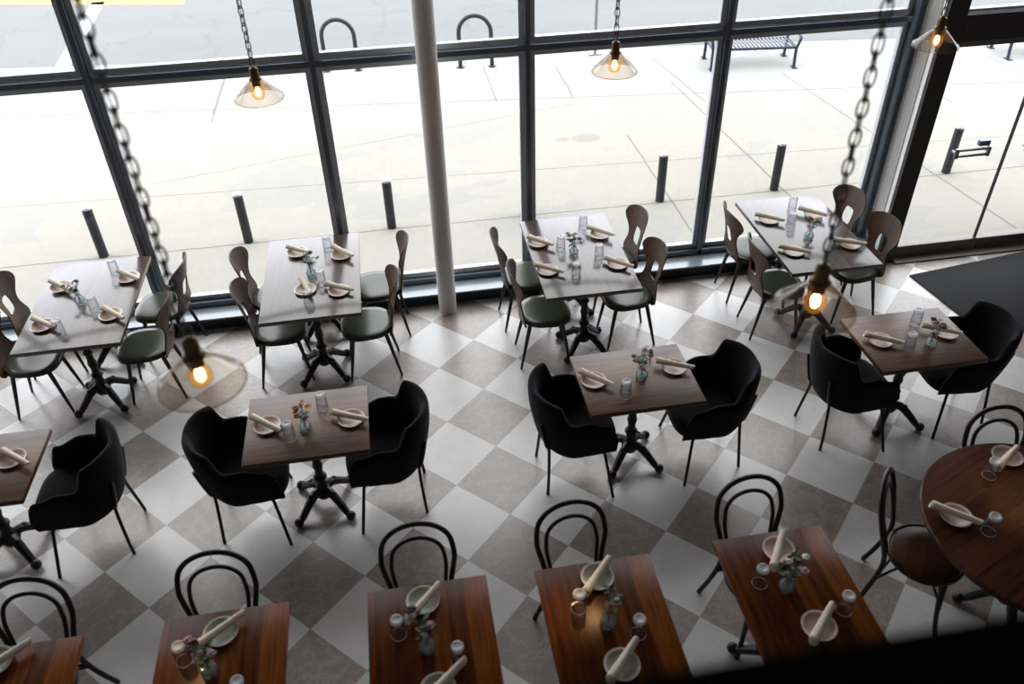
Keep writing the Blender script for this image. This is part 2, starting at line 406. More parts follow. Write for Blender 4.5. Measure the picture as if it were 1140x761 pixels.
for i, (a, b) in enumerate(((4.545, 5.368), (5.380, 6.215))):
    d = MB().box(((a + b) / 2, 6.105, .075), (b - a, .055, .11), bevel=.006).box(((a + b) / 2, 6.105, 2.02), (b - a, .055, .06), bevel=.004)
    do = struct('door_%d' % (i + 1), d, m_rail)
    MB().box(((a + b) / 2, 6.105, 1.06), (b - a, .012, 1.87)).build('pane', m_pane, do, False)
    e = b if i == 0 else a
    MB().box((e + (.003 if i else -.003), 6.105, 1.06), (.006, .016, 1.87)).build('edge_seal', m_sillfront, do, False)
    hx0, hx1 = (a + .30, a + .60) if i == 0 else (a + .14, a + .60)
    hb = MB()
    hb.tube([(hx0, 6.04, 1.09), (hx1, 6.04, 1.09)], .012).tube([(hx0, 6.04, 1.035), (hx1, 6.04, 1.035)], .012)
    for hx in (hx0, hx1): hb.box((hx, 6.04, 1.062), (.03, .03, .09), bevel=.006).tube([(hx, 6.035, 1.062), (hx, 6.10, 1.062)], .012)
    h = hb.build('door_handle', m_steel, do)
    MB().box((hx1 - .04, 6.075, 1.13), (.10, .045, .05), bevel=.006).build('lock_box', m_frame, do)
struct('threshold', MB().box((5.38, 6.16, .008), (1.7, .36, .016), bevel=.003), m_rail)
struct('baseboard_right', MB().box((7.5, 6.09, .06), (2.2, .02, .12)), m_sillfront)
# round white column
col = MB().lathe([(.078, 0), (.078, HC)], 32, (.31, 6.055, 0))
struct('column', col, m_column, None, True)
# mezzanine the photo is taken from
struct('floor_mezzanine', MB().box(((X0 + X1) / 2, (YB + .22) / 2, 2.62), (X1 - X0, .22 - YB, .2)), m_wall)
rl = thing('mezzanine_railing', 'black mezzanine railing blurred across the lower corner below the round table', 'railing', (0, 0, 2.72))
MB().box((1.5, .195, .95), (13.9, .25, .06), bevel=.008).build('top_rail', m_black, rl)
MB().box((1.5, .16, .10), (13.9, .05, .04), bevel=.006).build('bottom_rail', m_black, rl)
for j in range(9): MB().box((-5.2 + j * 1.68, .16, .46), (.05, .05, .92), bevel=.006).build('post', m_black, rl)

# ------------------------------------------------------------------ outside
TA = -.128
def yl(x, d): return d + TA * x
xs = (-35, 42)
struct('pavement', MB().poly([(xs[0], 6.30), (xs[1], 6.30), (xs[1], yl(xs[1], 12.55)), (xs[0], yl(xs[0], 12.55))], -.20, -.012), m_pave)
struct('curb', MB().poly([(xs[0], yl(xs[0], 12.55)), (xs[1], yl(xs[1], 12.55)), (xs[1], yl(xs[1], 13.02)), (xs[0], yl(xs[0], 13.02))], -.20, -.010), m_curb)
struct('road', MB().poly([(xs[0], yl(xs[0], 13.02)), (xs[1], yl(xs[1], 13.02)), (xs[1], 90), (xs[0], 90)], -.3, -.09), m_road)
struct('road_marking_yellow', MB().poly([(-13, 19.35), (-3.6, 17.0), (-3.6, 17.4), (-13, 19.75)], -.09, -.086), m_yellow)
struct('road_marking_white', MB().poly([(-5.10, 13.95), (-4.86, 13.92), (-5.14, 17.6), (-5.38, 17.6)], -.09, -.086), m_white)
struct('pavement_marking_red', MB().poly([(-7.5, 13.2), (-5.75, 13.0), (-5.55, 13.2), (-5.6, 13.5), (-7.5, 13.75)], -.012, -.006), m_red)

def make_bollard():
    t = thing('bollard', '', 'bollard')
    MB().lathe([(.047, 0), (.047, .525)], 20).build('post', m_bollard, t)
    MB().lathe([(.047, 0), (.047, .008), (.038, .022), (.016, .027)], 20, (0, 0, .525)).build('cap', m_skylit_cap, t)
    return t
BOL = [(116, 282, 'behind the fourth window table from door'), (277, 266, 'behind the third window table from door'), (436, 250, 'just beyond the white column'), (585, 236, 'half hidden by the mullion behind second window table from door'),
       (735, 223, 'behind the door-side chairs of second window table from door'), (863, 211, 'behind the window table nearest the door'), (1059, 195, 'outside the glass door')]
for px, py, w in BOL:
    p = at(px, py); place(make_bollard, (p.x, 7.66, -.012), 0, 'short dark steel bollard ' + w, 'bollards along the pavement')

def make_rack():
    t = thing('bike_rack', '', 'bike rack')
    w, h = .235, .74
    pts = [(-w, 0, 0), (-w, 0, h - w)] + [(-w * math.cos(PI * k / 14), 0, h - w + w * math.sin(PI * k / 14)) for k in range(1, 14)] + [(w, 0, h - w), (w, 0, 0)]
    MB().tube(pts, .031, 12).build('hoop', m_bollard, t)
    for s in (-w, w): MB().lathe([(.06, 0), (.06, .012), (.03, .02)], 16, (s, 0, 0)).build('foot_plate', m_bollard, t)
    return t
place(make_rack, (-.62, 12.50, -.012), math.atan(TA), 'dark hoop bike rack at the curb, on the side away from door', 'bike racks at the curb')
place(make_rack, (1.35, 12.22, -.012), math.atan(TA), 'dark hoop bike rack at the curb, nearer the sign post', 'bike racks at the curb')

def make_bench():
    t = thing('street_bench', '', 'bench')
    L, D = 1.20, .46
    for s in (-1, 1):
        x = s * L / 2
        MB().tube(spline([(x, -D / 2 - .02, 0), (x, -D / 2, .14), (x, -D / 2 + .01, .28)], 5), .024, 8).box((x, -D / 2 - .03, .008), (.07, .12, .016)).build('leg', m_street, t)
        MB().tube(spline([(x, D / 2 + .02, 0), (x, D / 2, .14), (x, D / 2 - .01, .28)], 5), .024, 8).box((x, D / 2 + .03, .008), (.07, .12, .016)).build('leg', m_street, t)
        MB().tube(spline([(x, -D / 2 + .01, .26), (x + s * .02, -D / 2 - .015, .36), (x + s * .04, -D / 2 + .03, .43), (x + s * .045, D / 2 - .03, .45), (x + s * .02, D / 2 + .015, .38), (x, D / 2 - .01, .26)], 6), .022, 8).build('armrest', m_street, t)
        MB().tube([(x, -D / 2, .275), (x, D / 2, .275)], .018, 8).build('end_rail', m_street, t)
    for s in (-1, 1): MB().box((0, s * (D / 2 - .01), .275), (L, .03, .035), bevel=.006).build('side_rail', m_street, t)
    mb = MB()
    for j in range(21):
        x = -L / 2 + .045 + j * (L - .09) / 20
        mb.box((x, 0, .292), (.034, D - .02, .008), bevel=.002)
    mb.build('slat_seat', m_street, t)
    return t
place(make_bench, (5.30, 11.50, -.012), math.atan(TA), 'dark blue slatted steel bench on pavement beside the curb, seen whole', 'street benches')
place(make_bench, (9.62, 10.98, -.012), math.atan(TA), 'street bench seen only by one leg through the glass door', 'street benches')
sp_ = at(664, 62)
sg = thing('sign_post', 'thin pale metal sign post standing at the curb', 'post', (sp_.x, sp_.y + .1, -.012))
MB().tube([(0, 0, 0), (0, 0, 2.3)], .022, 10).build('pole', m_steel, sg)
MB().box((0, 0, .01), (.2, .12, .02), bevel=.004).build('base_plate', m_steel, sg)

# ------------------------------------------------------------------ tables
def pedestal(parent, x, y, top, n=1.0):
    """cast iron bistro base: turned post, four clawed feet, spider under the top"""
    b = thing('pedestal', None, None); b.parent = parent; b.location = (x, y, 0)
    del_keys = [k for k in b.keys()]
    for k in del_keys: del b[k]
    MB().lathe([(.020, .07), (.045, .085), (.060, .12), (.052, .16), (.034, .20), (.030, .235), (.044, .255), (.044, .27), (.028, .285), (.026, .33), (.030, .345), (.035, .37), (.030, .395), (.026, .42), (.025, .46), (.036, .47), (.036, .48), (.024, .495), (.022, .53), (.031, .545), (.031, .555), (.021, .57), (.020, .60), (.027, .61), (.020, .625), (.019, top - .08), (.025, top - .06), (.032, top - .03), (.034, top - .02)], 16).build('post', m_iron, b)
    for k in range(4):
        a = PI / 4 + k * PI / 2; c, s = math.cos(a), math.sin(a)
        pts = spline([(.03 * c, .03 * s, .15), (.085 * c, .085 * s, .145), (.15 * c, .15 * s, .095), (.205 * c, .205 * s, .045), (.232 * c, .232 * s, .032)], 4)
        m = len(pts)
        MB().tube(pts, [lerp(.034, .020, i / (m - 1)) for i in range(m)], 8).ball((.238 * c, .238 * s, .033), .033, 10, 8).ball((.10 * c, .10 * s, .155), .022, 8, 6).build('foot', m_iron, b)
    MB().box((0, 0, top - .012), (.42, .05, .024), PI / 4, .004).box((0, 0, top - .013), (.42, .05, .022), -PI / 4, .004).build('top_bracket', m_iron, b)
    return b
TH = .74; TT = .034
def tabletop(parent, w, d, mat):
    MB().box((0, 0, TH - TT / 2), (w, d, TT), bevel=.004).build('tabletop', mat, parent)
def make_window_table():
    t = thing('dining_table', '', 'table'); tabletop(t, .745, 1.19, m_top_window)
    pedestal(t, 0, -.30, TH - TT); pedestal(t, 0, .30, TH - TT); return t
def make_mid_table():
    t = thing('dining_table', '', 'table'); tabletop(t, .755, .605, m_top_mid); pedestal(t, 0, 0, TH - TT); return t
def make_near_table():
    t = thing('dining_table', '', 'table'); tabletop(t, .605, .755, m_top_near); pedestal(t, 0, 0, TH - TT); return t
def make_round_table():
    t = thing('dining_table', '', 'table')
    MB().lathe([(.60, TH - TT), (.622, TH - TT + .004), (.625, TH - .008), (.618, TH)], 72).build('tabletop', m_top_round, t)
    pedestal(t, 0, 0, TH - TT); return t
ORD = {4: 'first', 3: 'second', 2: 'third', 1: 'fourth', 0: 'fifth'}
WT = {1: (-2.45, 5.65), 2: (-.75, 5.69), 3: (1.365, 5.60), 4: (3.29, 5.565)}
MT = {1: (-2.70, 3.91), 2: (-.73, 3.955), 3: (1.395, 4.0), 4: (3.375, 4.055)}
NTB = {0: (-2.06, 2.255), 1: (-1.08, 2.275), 2: (-.09, 2.26), 3: (.765, 2.24), 4: (1.725, 2.26)}
RT = (3.2, 2.42)
def wn(i): return ORD[i] + ' window table from door'
def mn(i): return ORD[i] + ' middle-row table from mat'
def nn(i): return ORD[i] + ' brown table from round one'
for i, (x, y) in WT.items(): place(make_window_table, (x, y, 0), 0, 'long dark table by the window, ' + {4: 'nearest the glass door', 3: 'second from the glass door', 2: 'third from the glass door', 1: 'fourth from the glass door'}[i], 'four-seat window tables')
for i, (x, y) in MT.items(): place(make_mid_table, (x, y, 0), 0, 'small walnut table between black armchairs, ' + {4: 'nearest the black mat', 3: 'second from the black mat', 2: 'third from the black mat', 1: 'fourth from the black mat, cut by the photo edge'}[i], 'middle-row tables')
for i, (x, y) in NTB.items(): place(make_near_table, (x, y, 0), 0, 'reddish brown wooden table in front row, ' + {4: 'next to the round table', 3: 'second from the round table', 2: 'third from the round table', 1: 'fourth from the round table', 0: 'fifth from the round table, mostly out of frame'}[i], 'front-row tables')
place(make_round_table, (RT[0], RT[1], 0), .4, 'large round dark wooden table beside the black railing corner', None)

# ------------------------------------------------------------------ chairs
def make_ply_chair():
    """moulded plywood back with a square cut-out, green seat, four splayed legs; faces +X"""
    t = thing('dining_chair', '', 'chair')
    hw = [(.400, .155), (.425, .180), (.47, .182), (.525, .158), (.575, .137), (.625, .137), (.675, .160), (.72, .195), (.755, .214), (.79, .214), (.825, .195), (.852, .150), (.868, .085), (.873, 0)]
    half = spline([(w, z, 0) for z, w in hw], 6)
    outer = [(p.x, p.y) for p in half] + [(-p.x, p.y) for p in reversed(half[:-1])]
    outer = [(-.10, .400)] + [(0.0, .400)] + [(.10, .400)] + outer
    cz = .632
    def ray(poly, a):
        best = None; dx, dz = math.sin(a), math.cos(a)
        for (x1, z1), (x2, z2) in zip(poly, poly[1:] + poly[:1]):
            ex, ez = x2 - x1, z2 - z1; den = dx * ez - dz * ex
            if abs(den) < 1e-12: continue
            s = (x1 * ez - (z1 - cz) * ex) / den; u = (x1 * dz - (z1 - cz) * dx) / den
            if s > 0 and -1e-6 <= u <= 1 + 1e-6 and (best is None or s > best): best = s
        return best
    N = 72; rows = []
    def p3(x, z, off):
        r = (z - .42) / .42
        bx = -.185 - .085 * max(0, r) ** 1.3 + (.02 if z < .42 else 0) + 1.1 * x * x * (.35 + .65 * smooth01(r * 1.4)) * 1.3
        return V(bx + off, x, z)
    front, back = [], []
    for j in range(7):
        f, b = [], []
        for k in range(N):
            a = 2 * PI * k / N; dx, dz = math.sin(a), math.cos(a)
            q = 4.0; h = (abs(dx / .060) ** q + abs(dz / .072) ** q) ** (-1 / q); o = ray(outer, a)
            r = lerp(h, o, (j / 6)); x, z = dx * r, cz + dz * r
            f.append(p3(x, z, .005)); b.append(p3(x, z, -.005))
        front.append(f); back.append(b)
    MB().grid(front + back[::-1] + [front[0]], True).build('backrest', m_ply, t, angle=50)
    def seat_outline(s, z):
        pts = []
        for k in range(48):
            a = 2 * PI * k / 48; c, sn = math.cos(a), math.sin(a)
            q = 2.9; r = (abs(c / .205) ** q + abs(sn / .205) ** q) ** (-1 / q)
            x, y = c * r, sn * r; y *= 1.0 + .35 * x - .12 * (x < -.1) * (abs(x) - .1) / .1
            pts.append(V(.01 + x * s, y * s, z))
        return pts
    MB().grid([seat_outline(.90, .412), seat_outline(1.0, .418), seat_outline(1.0, .432), seat_outline(.97, .436)], True, True, True).build('seat_board', m_shellboard, t)
    MB().grid([seat_outline(.97, .434), seat_outline(.995, .438), seat_outline(.995, .446), seat_outline(.965, .4525), seat_outline(.75, .4545), seat_outline(.4, .4515)], True, True, True).build('seat', m_vinyl, t, angle=60)
    for sx, sy, fx, fy in ((.13, .125, .195, .155), (.13, -.125, .195, -.155), (-.12, .125, -.205, .165), (-.12, -.125, -.205, -.165)):
        MB().tube([(sx, sy, .414), (lerp(sx, fx, .5), lerp(sy, fy, .5), .207), (fx, fy, 0)], [.017, .014, .009], 10).build('leg', m_legdark, t)
    return t
PC = [ # table, seat name, x, y, face (0 = +X), dr
    (1, 'window end, side away from the door', -2.90, 5.90, 0, .05), (1, 'room end, side away from the door', -2.87, 5.40, 0, 0), (1, 'room end, door side', -2.04, 5.42, PI, .02), (1, 'window end, door side', -2.00, 5.93, PI, -.1),
    (2, 'window end, side away from the door', -1.10, 5.90, 0, 0), (2, 'room end, side away from the door', -1.05, 5.44, 0, .06), (2, 'room end, door side', -.355, 5.38, PI, .03), (2, 'window end, door side', -.25, 5.90, PI, 0),
    (3, 'window end, side away from the door', .965, 5.81, 0, .03), (3, 'room end, side away from the door', 1.02, 5.28, 0, -.02), (3, 'room end, door side', 1.74, 5.38, PI, .05), (3, 'window end, door side', 1.75, 5.93, PI, .05),
    (4, 'window end, side away from the door', 2.97, 5.84, 0, -.04), (4, 'room end, side away from the door', 2.97, 5.29, 0, -.06), (4, 'room end, door side', 3.70, 5.40, PI, .10), (4, 'window end, door side', 3.66, 5.90, PI, .12)]
for ti, pos, x, y, f, dr in PC:
    place(make_ply_chair, (x, y, 0), f + dr, 'green-seated plywood chair, ' + pos.replace('side away from the door', 'away from door') + ', ' + wn(ti), 'plywood chairs at the window tables')

def make_armchair():
    """black velvet bucket armchair on thin black legs; faces +X"""
    t = thing('armchair', '', 'armchair')
    N = 64
    def plan(s):      # s in -1..1 from one front tip round the back to the other
        a = abs(s); sg = 1 if s >= 0 else -1
        if a < .55:
            ang = a / .55 * PI / 2; return V(-.03 - .265 * math.cos(ang), sg * .285 * math.sin(ang), 0)
        k = (a - .55) / .45; return V(lerp(-.03, .255, k), sg * lerp(.285, .268, k), 0)
    zb = .335
    def outer(s):
        """outward normal of the plan curve and the outer skin as a function of height"""
        p = plan(s); nrm = p - V(.02, 0, 0); nrm.z = 0; nrm.normalize()
        def O(z):
            k = (z - zb) / (.66 - zb); kk = min(1, max(0, k)) ** .6; fl = .06 * max(0, k - 1)
            sx_ = lerp(.70, 1.0, kk) + fl if p.x < .02 else lerp(.97, 1.0, kk)
            return V((p.x - .02) * sx_ + .02, p.y * (lerp(.80, 1.0, kk) + fl), z)
        return nrm, O
    rings = []
    for i in range(N + 1):
        s = -1 + 2 * i / N; a = abs(s)
        zt = lerp(.815, .655, smooth01((a - .36) / .10)) if a < .62 else lerp(.655, .60, smooth01((a - .62) / .25))
        zt += .012 * math.sin(PI * min(1, a / .36)) - .01 if a < .36 else 0
        if a > .92: zt = lerp(zt, .47, smooth01((a - .92) / .08))
        nrm, O = outer(s); th = .055
        zs = [zb + (zt - .02 - zb) * j / 6 for j in range(7)]
        ring = [O(z) for z in zs] + [O(zt) - nrm * .012 + V(0, 0, .004), O(zt) - nrm * th * .5 + V(0, 0, .012), O(zt) - nrm * (th - .012) + V(0, 0, .004)] + [O(z) - nrm * th for z in reversed(zs)]
        rings.append(ring)
    MB().grid(rings, True, True, True).build('shell', m_velvet, t, angle=180).modifiers.new('round', 'SUBSURF').levels = 1
    def so(sx, z):
        pts = []
        for k in range(40):
            a = 2 * PI * k / 40; c, sn = math.cos(a), math.sin(a); q = 3.2
            r = (abs(c / .245) ** q + abs(sn / .238) ** q) ** (-1 / q); pts.append(V(.025 + c * r * sx * (1 if c > 0 else .82), sn * r * sx * (1 + .2 * c * r), z))
        return pts
    MB().grid([so(.72, .335), so(.90, .338), so(.98, .36), so(1.0, .40), so(.995, .44), so(.95, .463), so(.8, .472), so(.4, .474)], True, True, True).build('seat', m_velvet, t, angle=80)
    for s in (-1, 1):
        MB().tube([(.15, s * .20, .345), (.165, s * .215, .33), (.212, s * .30, 0)], .0105, 10).build('leg', m_tube, t)
        nrm, O = outer(s * .195)
        MB().tube(spline([O(z) + nrm * .007 for z in (.63, .54, .46, .40, .355)] + [V(-.205, s * .17, .12), V(-.214, s * .186, 0)], 4), .0105, 10).build('leg', m_tube, t)
    return t
AC = [(1, 'door', -2.16, 3.935, PI, 0), (2, 'far', -1.175, 3.93, 0, .05), (2, 'door', -.27, 3.945, PI, -.02), (3, 'far', .97, 3.955, 0, .03), (3, 'door', 1.915, 3.97, PI, -.02), (4, 'far', 2.955, 4.02, 0, .05), (4, 'door', 3.83, 4.07, PI, -.08)]
for ti, side, x, y, f, dr in AC:
    place(make_armchair, (x, y, 0), f + dr, 'black velvet armchair ' + {'door': 'on door side of ', 'far': 'turned toward the door at '}[side] + mn(ti), 'black velvet armchairs')

def make_bentwood():
    """bentwood cafe chair, double hoop back; faces +X"""
    t = thing('cafe_chair', '', 'chair')
    MB().lathe([(.16, .440), (.188, .444), (.192, .452), (.18, .459), (.10, .454), (.02, .451)], 40).build('seat', m_seatwood, t)
    MB().lathe([(.186, .418), (.204, .420), (.210, .438), (.206, .456), (.196, .461), (.190, .455)], 40, cap0=True, cap1=False).build('seat_rim', m_bent, t)
    def hoop(base, w, top, x0, x1, zb):
        pts = []
        for k in range(25):
            a = PI * k / 24; y = math.cos(a) * w; s = math.sin(a)
            z = lerp(zb, top, s ** .75 if s > 0 else 0); x = lerp(x0, x1, (z - zb) / (top - zb)); pts.append(V(x, y, z))
        return pts
    arc = hoop(None, .193, .895, -.262, -.325, .70)
    left = [V(-.275, .205, 0), V(-.235, .175, .16), V(-.200, .152, .34), V(-.200, .150, .45), V(-.225, .168, .56), V(-.246, .186, .64)]
    right = [V(p.x, -p.y, p.z) for p in reversed(left)]
    pts = spline(left + [arc[i] for i in range(0, 25, 3)] + right, 5); m = len(pts)
    MB().tube(pts, .0145, 10).build('back_frame', m_bent, t)
    arc2 = hoop(None, .143, .81, -.250, -.302, .66)
    l2 = [V(-.200, .128, .47), V(-.214, .132, .54), V(-.236, .141, .61)]
    pts = spline(l2 + [arc2[i] for i in range(0, 25, 3)] + [V(p.x, -p.y, p.z) for p in reversed(l2)], 5)
    MB().tube(pts, .0115, 10).build('inner_hoop', m_bent, t)
    for s in (-1, 1):
        MB().tube(spline([(.125, s * .115, .43), (.135, s * .122, .28), (.155, s * .140, .12), (.185, s * .165, 0)], 5), [.017] * 8 + [.014] * 8, 10).build('leg', m_bent, t)
    for a0, p0, p1 in ((0, (.135, .122, .24), (.135, -.122, .24)), (1, (-.21, .158, .27), (-.21, -.158, .27)), (2, (.135, .122, .24), (-.21, .158, .27)), (3, (.135, -.122, .24), (-.21, -.158, .27))):
        p0, p1 = Vector(p0), Vector(p1); mid = (p0 + p1) / 2; c = V(mid.x * .55, mid.y * .62, .415)
        MB().tube(spline([p0, lerp(p0, c, .55) + V(0, 0, .045), c, lerp(p1, c, .55) + V(0, 0, .045), p1], 5), .008, 8).build('arched_brace', m_bent, t)
    return t
BC = [(0, -2.08), (1, -1.16), (2, -.125), (3, .725), (4, 1.725)]
for i, x in BC:
    place(make_bentwood, (x, 2.575, 0), -PI / 2 + {0: -.05, 3: .08, 4: .05}.get(i, 0), 'black bentwood chair with double hoop back at ' + nn(i), 'bentwood hoop chairs')
place(make_bentwood, (3.36, 2.84, 0), -PI / 2 - .05, 'black bentwood hoop chair behind round table, below the armchair near the mat', 'bentwood hoop chairs')
place(make_bentwood, (2.68, 2.56, 0), -.66, 'bentwood chair seen side-on with bare round brown seat, beside the round table', 'bentwood hoop chairs')

# ------------------------------------------------------------------ table settings
ZP = TH + .0008
def make_plate():
    o = MB().lathe([(.030, 0), (.045, .001), (.062, .006), (.078, .015), (.084, .019), (.0845, .021), (.082, .0215), (.074, .018), (.058, .0095), (.03, .006), (.006, .0055)], 48).build('side_plate', m_plate_pink)
    tag(o, '', 'plate'); return o
def make_plate_green():
    o = MB().lathe([(.030, 0), (.045, .001), (.062, .006), (.078, .015), (.084, .019), (.0845, .021), (.082, .0215), (.074, .018), (.058, .0095), (.03, .006), (.006, .0055)], 48).build('side_plate', m_plate_green)
    tag(o, '', 'plate'); return o
def make_napkin():
    """linen rolled into a loose stick, spiral ends, a lapped edge"""
    t = thing('rolled_napkin', '', 'napkin')
    L = .245; rr = random.Random(3); rows = []
    for i in range(15):
        k = i / 14; x = (k - .5) * L
        base = lerp(.0205, .0140, k) + rr.uniform(-.0008, .0008)
        row = []
        for j in range(22):
            a = 2 * PI * j / 22
            r = base * (1 + .10 * (1 - j / 22) + .05 * math.sin(3 * a + k * 4)); skew = .010 * math.sin(a * 1.0) * (1 if i in (0, 14) else 0)
            row.append(V(x + skew, math.cos(a) * r * 1.12, .0255 + math.sin(a) * r * .95))
        rows.append(row)
    MB().grid(rows, True, True, True).build('roll', m_linen, t, angle=70)
    for e in (-1, 1):
        k = 0 if e < 0 else 1; b = lerp(.0190, .0128, k); pts = []
        for j in range(30):
            a = 2 * PI * j / 13; r = b * (1 - j / 32); pts.append(V(e * (L / 2 + .0015), math.cos(a) * r, .0255 + math.sin(a) * r * .95))
        MB().tube(pts, .0016, 5).build('spiral_edge', m_linen, t)
    lap = [[V(lerp(-.48, .46, i / 8) * L, -lerp(.0185, .0128, i / 8) * math.cos(q) - .003 * math.cos(q), .0255 + lerp(.0215, .0152, i / 8) * math.sin(q) + .0005) for q in (.35, .7, 1.05, 1.4)] for i in range(9)]
    MB().grid(lap).build('lapped_edge', m_linen, t)
    return t
def make_tumbler():
    """clear tumbler standing upside down"""
    t = thing('tumbler', '', 'glass')
    MB().lathe([(.0375, 0), (.0365, .03), (.033, .10), (.0305, .112), (.0290, .112), (.0315, .10), (.0350, .03), (.0360, 0)], 28, cap0=False, cap1=False).build('wall', m_tumbler, t)
    MB().lathe([(.012, .106), (.026, .104), (.0305, .110), (.031, .120), (.028, .127), (.022, .1285), (.014, .124), (.004, .123)], 28).build('thick_base', m_tumbler_base, t)
    MB().tube([(.0368 * math.cos(2 * PI * k / 28), .0368 * math.sin(2 * PI * k / 28), .0018) for k in range(28)], .0016, 6, True).build('rim', m_tumbler_base, t)
    return t
def make_vase():
    t = thing('bud_vase', '', 'vase')
    MB().lathe([(.020, 0), (.030, .004), (.033, .018), (.031, .036), (.020, .054), (.0155, .066), (.0175, .078), (.020, .082), (.0185, .082), (.0155, .076), (.0135, .066), (.018, .054), (.0285, .036), (.030, .018), (.026, .008), (.006, .007)], 28, cap1=False).build('body', m_vase, t)
    MB().lathe([(.006, .0085), (.025, .0090), (.029, .018), (.0275, .034), (.004, .0345)], 20).build('water', m_vase, t)
    t.scale = (1.2, 1.2, 1.12)
    return t
def flowers(loc, seed, cols, label, lean=(0, 0), size=1.0, leafy=4):
    rr = random.Random(seed); t = thing('flower_sprigs', label, 'flowers', loc, 0, 'flower sprigs in bud vases')
    ns = 8; size *= 1.18
    for i in range(ns):
        a = 2 * PI * i / ns + rr.uniform(-.5, .5); sp = rr.uniform(.018, .055) * size; h = rr.uniform(.10, .165) * size
        top = V(math.cos(a) * sp + lean[0] * h / .14, math.sin(a) * sp + lean[1] * h / .14, h)
        pts = spline([(math.cos(a + PI) * .012, math.sin(a + PI) * .012, .012), (math.cos(a) * .004, math.sin(a) * .004, .07), lerp(V(0, 0, .075), top, .55) + V(0, 0, .008), top], 4)
        MB().tube(pts, .0013, 5).build('stem', m_stem, t)
        c = cols[i % len(cols)]
        mb = MB()
        if c == 'leaf':
            c = None
        pr = rr.uniform(.011, .016) * size
        if c:
            for j in range(7):
                b = 2 * PI * j / 7; mb.ball(top + V(math.cos(b) * pr * .75, math.sin(b) * pr * .75, rr.uniform(-.003, .003)), pr * .55, 7, 5, (1, 1, .55))
            mb.ball(top + V(0, 0, .004), pr * .5, 7, 5)
            mb.b.verts.ensure_lookup_table()
            mb.build('blossom', M_FLOWER[c], t)
        for j in range(leafy // 2 + (i % 2)):
            k = rr.randint(len(pts) // 2, len(pts) - 1); o = pts[k]; b = rr.uniform(0, 2 * PI); L = rr.uniform(.022, .042) * size; W = L * .28; up = rr.uniform(.1, .7)
            d = V(math.cos(b), math.sin(b), up).normalized(); sd = d.cross(V(0, 0, 1)).normalized()
            rows = [[o + d * (L * q) + sd * (W * s * math.sin(PI * min(1, q * .96 + .04))) + V(0, 0, -.5 * q * q * L * .5 + abs(s) * .002) for s in (-1, 0, 1)] for q in (0.02, .2, .4, .6, .8, .98)]
            MB().grid(rows).build('leaf', m_leaf if rr.random() < .65 else m_leaf2, t)
    return t
SET_W = ['window end, side away from the door', 'window end, door side', 'room end, side away from the door', 'room end, door side']
def setting(where, plate, nap, green=False, short=None):
    p = at(plate[0], plate[1], TH + .012)
    place(make_plate_green if green else make_plate, (p.x, p.y, ZP), R.uniform(0, 6), ('greenish side plate ' if green else 'pinkish side plate ') + where, 'side plates')
    a = at(nap[0], nap[1], TH + .045); b = at(nap[2], nap[3], TH + .045); d = b - a
    c = (a + b) / 2
    # keep the roll resting across its plate
    off = c - p; off.z = 0
    if off.length > .05: c = p + off * (.05 / off.length)
    o = place(make_napkin, (c.x, c.y, TH + .0165), math.atan2(d.y, d.x), 'rolled cream napkin ' + where, 'rolled napkins')
    return o
def glass(px, py, where):
    p = at(px, py, TH + .126)
    place(make_tumbler, (p.x, p.y, ZP), 0, 'upturned clear tumbler ' + where, 'upturned tumblers')
def vase(px, py, where, seed, cols, desc, lean=(0, 0), size=1.0, leafy=4):
    p = at(px, py, TH)
    place(make_vase, (p.x, p.y, ZP), 0, 'round glass bud vase on ' + where, 'bud vases')
    flowers((p.x, p.y, ZP + .0015), seed, cols, desc + ' in vase on ' + where, lean, size, leafy)
A_, B_, C_, D_ = SET_W
def ws(i): return ws_ [i]
ws_ = {i: wn(i) for i in (1, 2, 3, 4)}
def sw(i, pos): return 'at ' + pos.replace('side away from the door', 'away from door') + ' of ' + wn(i)
setting(sw(1, A_), (67.8, 319.6), (55.5, 311.7, 77, 322)); setting(sw(1, B_), (143.5, 309), (130.3, 300.2, 155.8, 310.8)); setting(sw(1, C_), (47.5, 362.7), (37.9, 354, 59, 363)); setting(sw(1, D_), (123.2, 350.4), (112.7, 340.7, 139, 354.8))
setting(sw(2, A_), (331, 281), (321, 274, 345, 281)); setting(sw(2, B_), (380, 283.8), (368, 272.5, 394.5, 285)); setting(sw(2, C_), (340, 322.5), (335, 309, 344, 324)); setting(sw(2, D_), (377.5, 323.7), (362.5, 315, 392.5, 322))
setting(sw(3, A_), (599, 270), (587.5, 262.5, 616, 272)); setting(sw(3, C_), (610, 301), (596, 293.7, 627.5, 302)); setting(sw(3, D_), (688, 294), (673.7, 286, 704.5, 296)); setting(sw(3, B_), (668, 261), (655, 252, 683.7, 261))
setting(sw(4, A_), (856, 244.5), (840, 237, 875, 245)); setting(sw(4, C_), (884, 280), (867.5, 273, 903, 280)); setting(sw(4, D_), (946, 272), (928, 265.7, 963.7, 271)); setting(sw(4, B_), (906, 238.7), (891, 231, 920, 238.7))
def sm(i, side): return 'at ' + {'f': 'the non-door side', 'd': 'door side'}[side] + ' of ' + mn(i)
setting(sm(1, 'd'), (13, 511), (1, 500, 31, 516)); setting(sm(2, 'f'), (297.5, 473.7), (280, 463, 310, 477.5)); setting(sm(2, 'd'), (391, 466), (368.7, 458, 408.7, 466))
setting(sm(3, 'f'), (661, 423.7), (646, 412, 681, 427)); setting(sm(3, 'd'), (751, 408.7), (728.7, 400, 773.7, 408.7)); setting(sm(4, 'f'), (980, 379), (962.5, 371, 1006, 381)); setting(sm(4, 'd'), (1052.5, 370), (1027.5, 361, 1069, 370))
def sn(i, e): return 'at ' + {'h': 'hoop-chair end', 'n': 'railing end'}[e] + ' of ' + nn(i)
